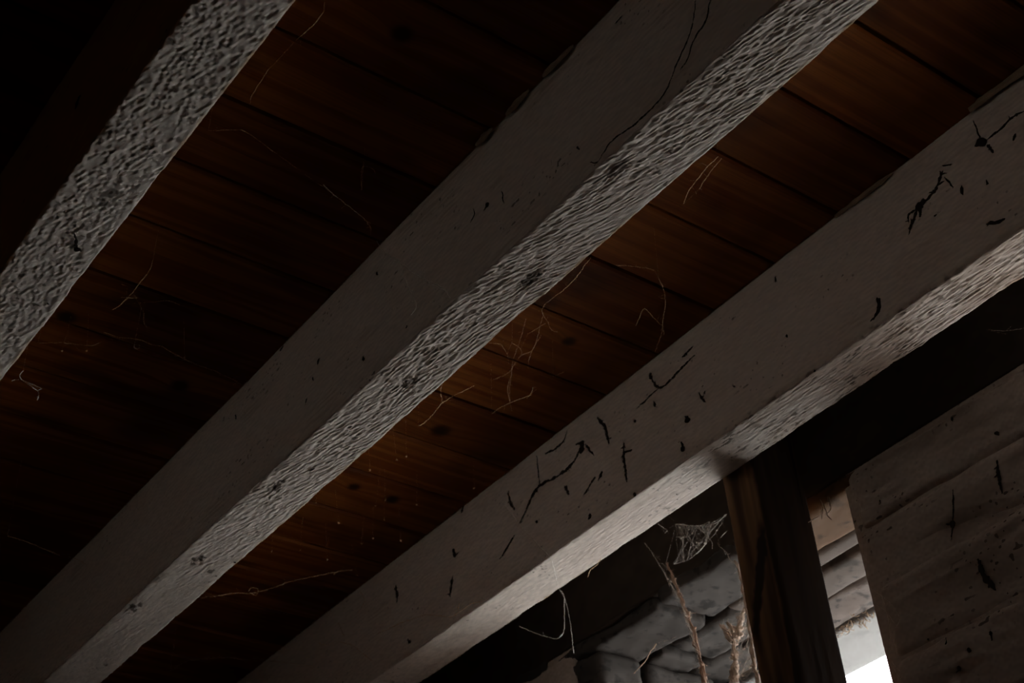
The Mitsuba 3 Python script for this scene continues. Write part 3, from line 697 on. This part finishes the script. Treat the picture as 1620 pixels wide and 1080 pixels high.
# ---------------------------------------------------------------- cobwebs
def strand_mesh(strands, r, seed, fuzz=0.5, lumps=0.35, sides=4, jitter=0.0008, anchor=None):
    """Dusty threads: thin uneven tubes with clots of dust and short loose fibres."""
    rg = np.random.default_rng(seed)
    parts = []
    trunk = np.asarray(strands[0], float)
    for k, pts in enumerate(strands):
        if k:                                                       # every thread is spun to the first one
            q = np.asarray(pts, float)
            gap = np.linalg.norm(q[:, None] - trunk[None], axis=-1)
            a, b = np.unravel_index(gap.argmin(), gap.shape)
            if gap[a, b] > 1e-4:
                parts.append(tube(smooth_path([q[a], trunk[b]], 0.01), 0.00006, 3))
        p = smooth_path(pts, 0.0022)
        n = len(p)
        t = np.arange(n)
        p = p + (np.stack([meshkit.fbm(np.stack([t * 0.35, np.full(n, k * 5.1 + c * 3.3), np.full(n, seed * 1.0)], -1), 2, seed + c) for c in range(3)], -1) - 0.5) * 2 * jitter
        rr = r * (0.55 + 0.9 * meshkit.noise(np.stack([t * 0.4, np.full(n, k * 2.7), np.full(n, seed * 1.0)], -1), seed + 5))
        parts.append(tube(p, rr, sides))
        for _ in range(rg.poisson(lumps * n * 0.08)):
            parts.append(lump(p[rg.integers(0, n)] + rg.normal(0, r * 0.5, 3), r * rg.uniform(1.3, 2.8), int(rg.integers(1, 999))))
        for _ in range(rg.poisson(fuzz * n * 0.14)):
            a = p[rg.integers(0, n)]
            d = rg.normal(0, 1, 3)
            q = a + np.cumsum(np.tile(d / np.linalg.norm(d), (4, 1)) * rg.uniform(0.6, 2.2) * 1e-3 + rg.normal(0, 4e-4, (4, 3)), 0)
            parts.append(tube(np.vstack([a, q]), r * 0.38, 3))
    if anchor is not None:
        parts.append(tube(smooth_path([trunk[0], anchor], 0.01), 0.00007, 3))
    return trimesh.util.concatenate(parts)


WEB_LOOKS = [  # key, radius in mm, material, fuzz, lumps, label
    ("B_side_web", 0.42, "web_lit", 0.5, 0.25, "long thin cobweb thread running from the boards down over the middle joist's side"),
    ("hook", 0.30, "web", 0.3, 0.2, "small hooked cobweb thread on the dark boards above the middle joist"),
    ("thread_long", 0.32, "web", 0.7, 0.3, "long sagging cobweb thread from the dark boards to the middle joist's side"),
    ("ring", 0.34, "web_pale", 0.2, 0.1, "tiny curled ring of cobweb under the dark boards"),
    ("tip_A", 0.55, "web_pale", 0.5, 0.3, "pale forked cobweb scraps at the end of the pebbled joist"),
    ("thread_A", 0.26, "web", 0.6, 0.5, "short level cobweb thread beside the pebbled joist"),
    ("cluster", 0.32, "web", 0.8, 0.6, "scattered cluster of cobweb bits on the dark boards beside the pebbled joist"),
    ("bl", 0.38, "web", 0.9, 0.4, "dusty orange cobweb thread reaching the low end of the middle joist's side"),
    ("under_B", 0.55, "web", 0.8, 0.3, "knotted dusty cobweb string with a loop, stretched beneath the middle joist"),
    ("under_B2", 0.30, "web", 0.9, 0.3, "faint low cobweb thread between the boards and the joist by the wall"),
    ("edge_B", 0.36, "web", 0.5, 0.4, "beaded cobweb line hanging along the middle joist's lower edge"),
    ("fan", 0.30, "web", 0.8, 0.35, "tangled fan of cobweb threads on the brown boards between two joists"),
    ("hang", 0.42, "web", 0.9, 0.5, "fuzzy cobweb strand dangling from the boards, thickened at its end"),
    ("short_mid", 0.40, "web", 0.9, 0.3, "slanting orange cobweb thread next to the big knot in the boards"),
    ("tuft_mid", 0.40, "web", 1.0, 0.3, "short cobweb thread ending in a bright orange tuft on the boards"),
    ("frag", 0.30, "web", 0.2, 0.3, "tiny straight cobweb scrap on the boards near the streaked joist"),
    ("over_C", 0.45, "web_lit", 0.4, 0.25, "pale cobweb line crossing the streaked joist and hanging below it in two long tails"),
    ("C_low", 0.62, "web", 0.5, 0.3, "thick dusty cobweb string lying along the low end of the streaked joist"),
    ("C_low2", 0.40, "web", 0.7, 0.3, "loose cobweb wisps on the lowest part of the streaked joist's side"),
    ("corner", 0.42, "web_pale", 1.2, 0.5, "grey tangled cobweb filling the corner between the joist and the post"),
    ("edgeblob", 0.75, "web", 0.3, 0.8, "short lumpy cobweb clot under the streaked joist's edge"),
    ("rootl", 1.10, "web_dusty", 0.3, 0.2, "short straight dusty strand before the grey lintel stone"),
    ("reveal", 0.16, "web_pale", 0.0, 0.05, "fine pale spider threads across the wall's corner beside the bright gap"),
    ("topl", 0.28, "web", 0.5, 0.3, "faint cobweb thread on the black boards near the top of the pebbled joist"),
    ("rightC", 0.30, "web_pale", 0.2, 0.0, "single pale spider thread in the dark beyond the streaked joist"),
    ("right_B", 0.34, "web", 1.0, 0.4, "brown cobweb fibres running down beside the upper part of the middle joist"),
    ("AB", 0.26, "web", 0.5, 0.3, "faint cobweb specks on the boards beside the upper part of the pebbled joist"),
]
web_keys = {}
for k, (w, r, m, fuzz, lumps, text) in enumerate(WEB_LOOKS):
    x, y, z = WEBS[w][0][0]
    up = (x + 0.004, y + 0.003, DECK_Z + 0.001) if w in ("hook", "ring", "thread_A", "cluster", "tip_A", "fan", "hang", "short_mid", "tuft_mid", "frag", "AB", "topl", "under_B", "under_B2", "right_B", "bl") else None
    if w in ("rootl", "edgeblob", "rightC", "reveal", "corner"):
        up = {"rootl": (x, 1.402, z + 0.02), "edgeblob": (x, y, JOIST_Z + 0.001), "rightC": (x, 1.404, z + 0.01), "reveal": (x, 1.402, z), "corner": (x, JOISTS[2][1], z + 0.03)}[w]
    web_keys[w] = put("cobweb", strand_mesh(WEBS[w], r / 1600, 500 + 13 * k, fuzz, lumps, anchor=up), m, label=text, category="cobweb")


def rope_mesh(strands, r0, r1, seed):
    """A rope of web thick with dust: twisted threads round a lumpy core."""
    rg = np.random.default_rng(seed)
    parts = []
    for k, pts in enumerate(strands):
        p = smooth_path(pts, 0.0018)
        n = len(p)
        s = np.linspace(0, 1, n)
        t = np.arange(n)
        w = (r0 + (r1 - r0) * s) * (0.5 + 1.0 * meshkit.fbm(np.stack([t * 0.25, np.full(n, k * 4.0), np.full(n, seed * 1.0)], -1), 2, seed))
        wob = (np.stack([meshkit.noise(np.stack([t * 0.2, np.full(n, c * 3.1), np.full(n, k + seed * 1.0)], -1), seed + c) for c in range(3)], -1) - 0.5) * 0.003
        core = p + wob
        parts.append(tube(core, w, 7))
        for j in range(5):
            ph, tw = rg.uniform(0, 6.28), rg.uniform(0.05, 0.15)
            off = np.stack([np.cos(ph + t * tw), 0.6 * np.sin(ph + t * tw), 0.2 * np.sin(ph * 2 + t * 0.1)], -1) * (w * rg.uniform(1.0, 1.9))[:, None]
            parts.append(tube(core + off, 0.00035 + 0.25 * w * meshkit.noise(np.stack([t * 0.5, np.full(n, j * 1.0), np.zeros(n)], -1), seed + j), 4))
        for _ in range(int(n * 0.8)):                               # loose fibres
            a = rg.integers(0, n)
            d = rg.normal(0, 1, 3)
            e = rg.normal(0, 1, 3)
            l = rg.uniform(0.003, 0.011)
            q = core[a] + np.linspace(0, 1, 5)[:, None] * d / np.linalg.norm(d) * l + (np.linspace(0, 1, 5) ** 2)[:, None] * e * l * 0.3
            parts.append(tube(q, 0.00016, 3))
        for _ in range(int(n * 0.5)):
            a = rg.integers(0, n)
            parts.append(lump(core[a] + rg.normal(0, 1, 3) * w[a] * 0.9, w[a] * rg.uniform(0.3, 0.8), int(rg.integers(1, 999))))
    return trimesh.util.concatenate(parts)


web_keys["rope1"] = put("cobweb_rope", rope_mesh(WEBS["rope1"], 0.0011, 0.0028, 801), "web_dusty", label="thick brownish rope of dusty cobweb hanging in front of the grey lintel stones", category="cobweb")
web_keys["rope2"] = put("cobweb_rope", rope_mesh(WEBS["rope2"], 0.0018, 0.0052, 802), "web_pale_dust", label="thick branching rope of dusty cobweb hanging close beside the wooden post", category="cobweb")
put("cobweb_rope", rope_mesh(WEBS["postweb"], 0.0010, 0.0026, 803), "web_pale_dust", label="fuzzy dusty cobweb clinging along the edge of the wooden post", category="cobweb")
def web_sheet(a, b, n, seed, r=0.00012):
    """Fine slack threads spun between two strands."""
    rg = np.random.default_rng(seed)
    a, b = smooth_path(a, 0.002), smooth_path(b, 0.002)
    parts = []
    for _ in range(n):
        i, j = rg.integers(0, len(a)), rg.integers(0, len(b))
        if abs(a[i][2] - b[j][2]) > 0.05:
            j = int(np.abs(b[:, 2] - a[i][2]).argmin())
        mid = (a[i] + b[j]) / 2 + rg.normal(0, 0.003, 3) - np.array([0, 0, rg.uniform(0, 0.008)])
        p = smooth_path([a[i], mid, b[j]], 0.004)
        parts.append(tube(p + rg.normal(0, 0.0004, p.shape), r * rg.uniform(0.6, 1.6), 3))
        if rg.random() < 0.5:
            parts.append(lump(p[rg.integers(0, len(p))], rg.uniform(0.0005, 0.0013), int(rg.integers(1, 999))))
    return trimesh.util.concatenate(parts)


put(web_keys["rope2"] + "__web_sheet", web_sheet(WEBS["rope2"][0], WEBS["postweb"][0], 70, 821), "web_pale_dust")
put(web_keys["corner"] + "__web_sheet", web_sheet(WEBS["corner"][0], WEBS["corner"][1], 40, 822, 0.00009), "web_pale")
put(web_keys["rope1"] + "__web_sheet", web_sheet(WEBS["rope1"][0], WEBS["corner"][4], 34, 823, 0.0001), "web_pale")
put("straw_tuft", strand_mesh(WEBS["straw"], 0.0006, 811, 0.6, 0.2), "splinter_wood", label="tuft of dry straw sticking out between the wooden post and the wall", category="straw")


def debris():
    rg = np.random.default_rng(5)
    parts = []
    for k in range(34):
        u = k / 33
        c = np.array([-1.335 + 0.085 * u, 1.694 + 0.012 * rg.normal(), LINTEL_Z - 0.006 - 0.006 * rg.random()])
        a = rg.uniform(0, 6.28, 2)
        t = np.linspace(0, rg.uniform(2, 5), 9)[:, None]
        rad = rg.uniform(0.003, 0.008)
        e1, e2 = np.array([math.cos(a[0]), math.sin(a[0]), 0.3]), np.array([-math.sin(a[0]) * 0.4, math.cos(a[0]) * 0.4, -0.9])
        parts.append(tube(c + rad * (np.cos(t) * e1 + np.sin(t) * e2), np.linspace(0.0011, 0.0004, 9), 5, (e1 / np.linalg.norm(e1), 0.5)))
    return trimesh.util.concatenate(parts)


put("dry_debris", debris(), "splinter_wood", label="clump of dry curled plant debris stuck under the dirty lintel board by the white lintel", category="debris")
rg = np.random.default_rng(9)
parts = []
for k, s in enumerate(SPECKS):
    parts.append(lump(np.array(s), rg.uniform(0.0007, 0.0015), k + 1))
    parts.append(tube(smooth_path([s, (s[0] + rg.normal(0, 0.004), s[1] + rg.normal(0, 0.004), DECK_Z)], 0.01), 0.00007, 3))
put("dust_specks", trimesh.util.concatenate(parts), "web", label="tiny pale specks of dust hanging on threads beneath the brown boards", category="dust", kind="stuff")
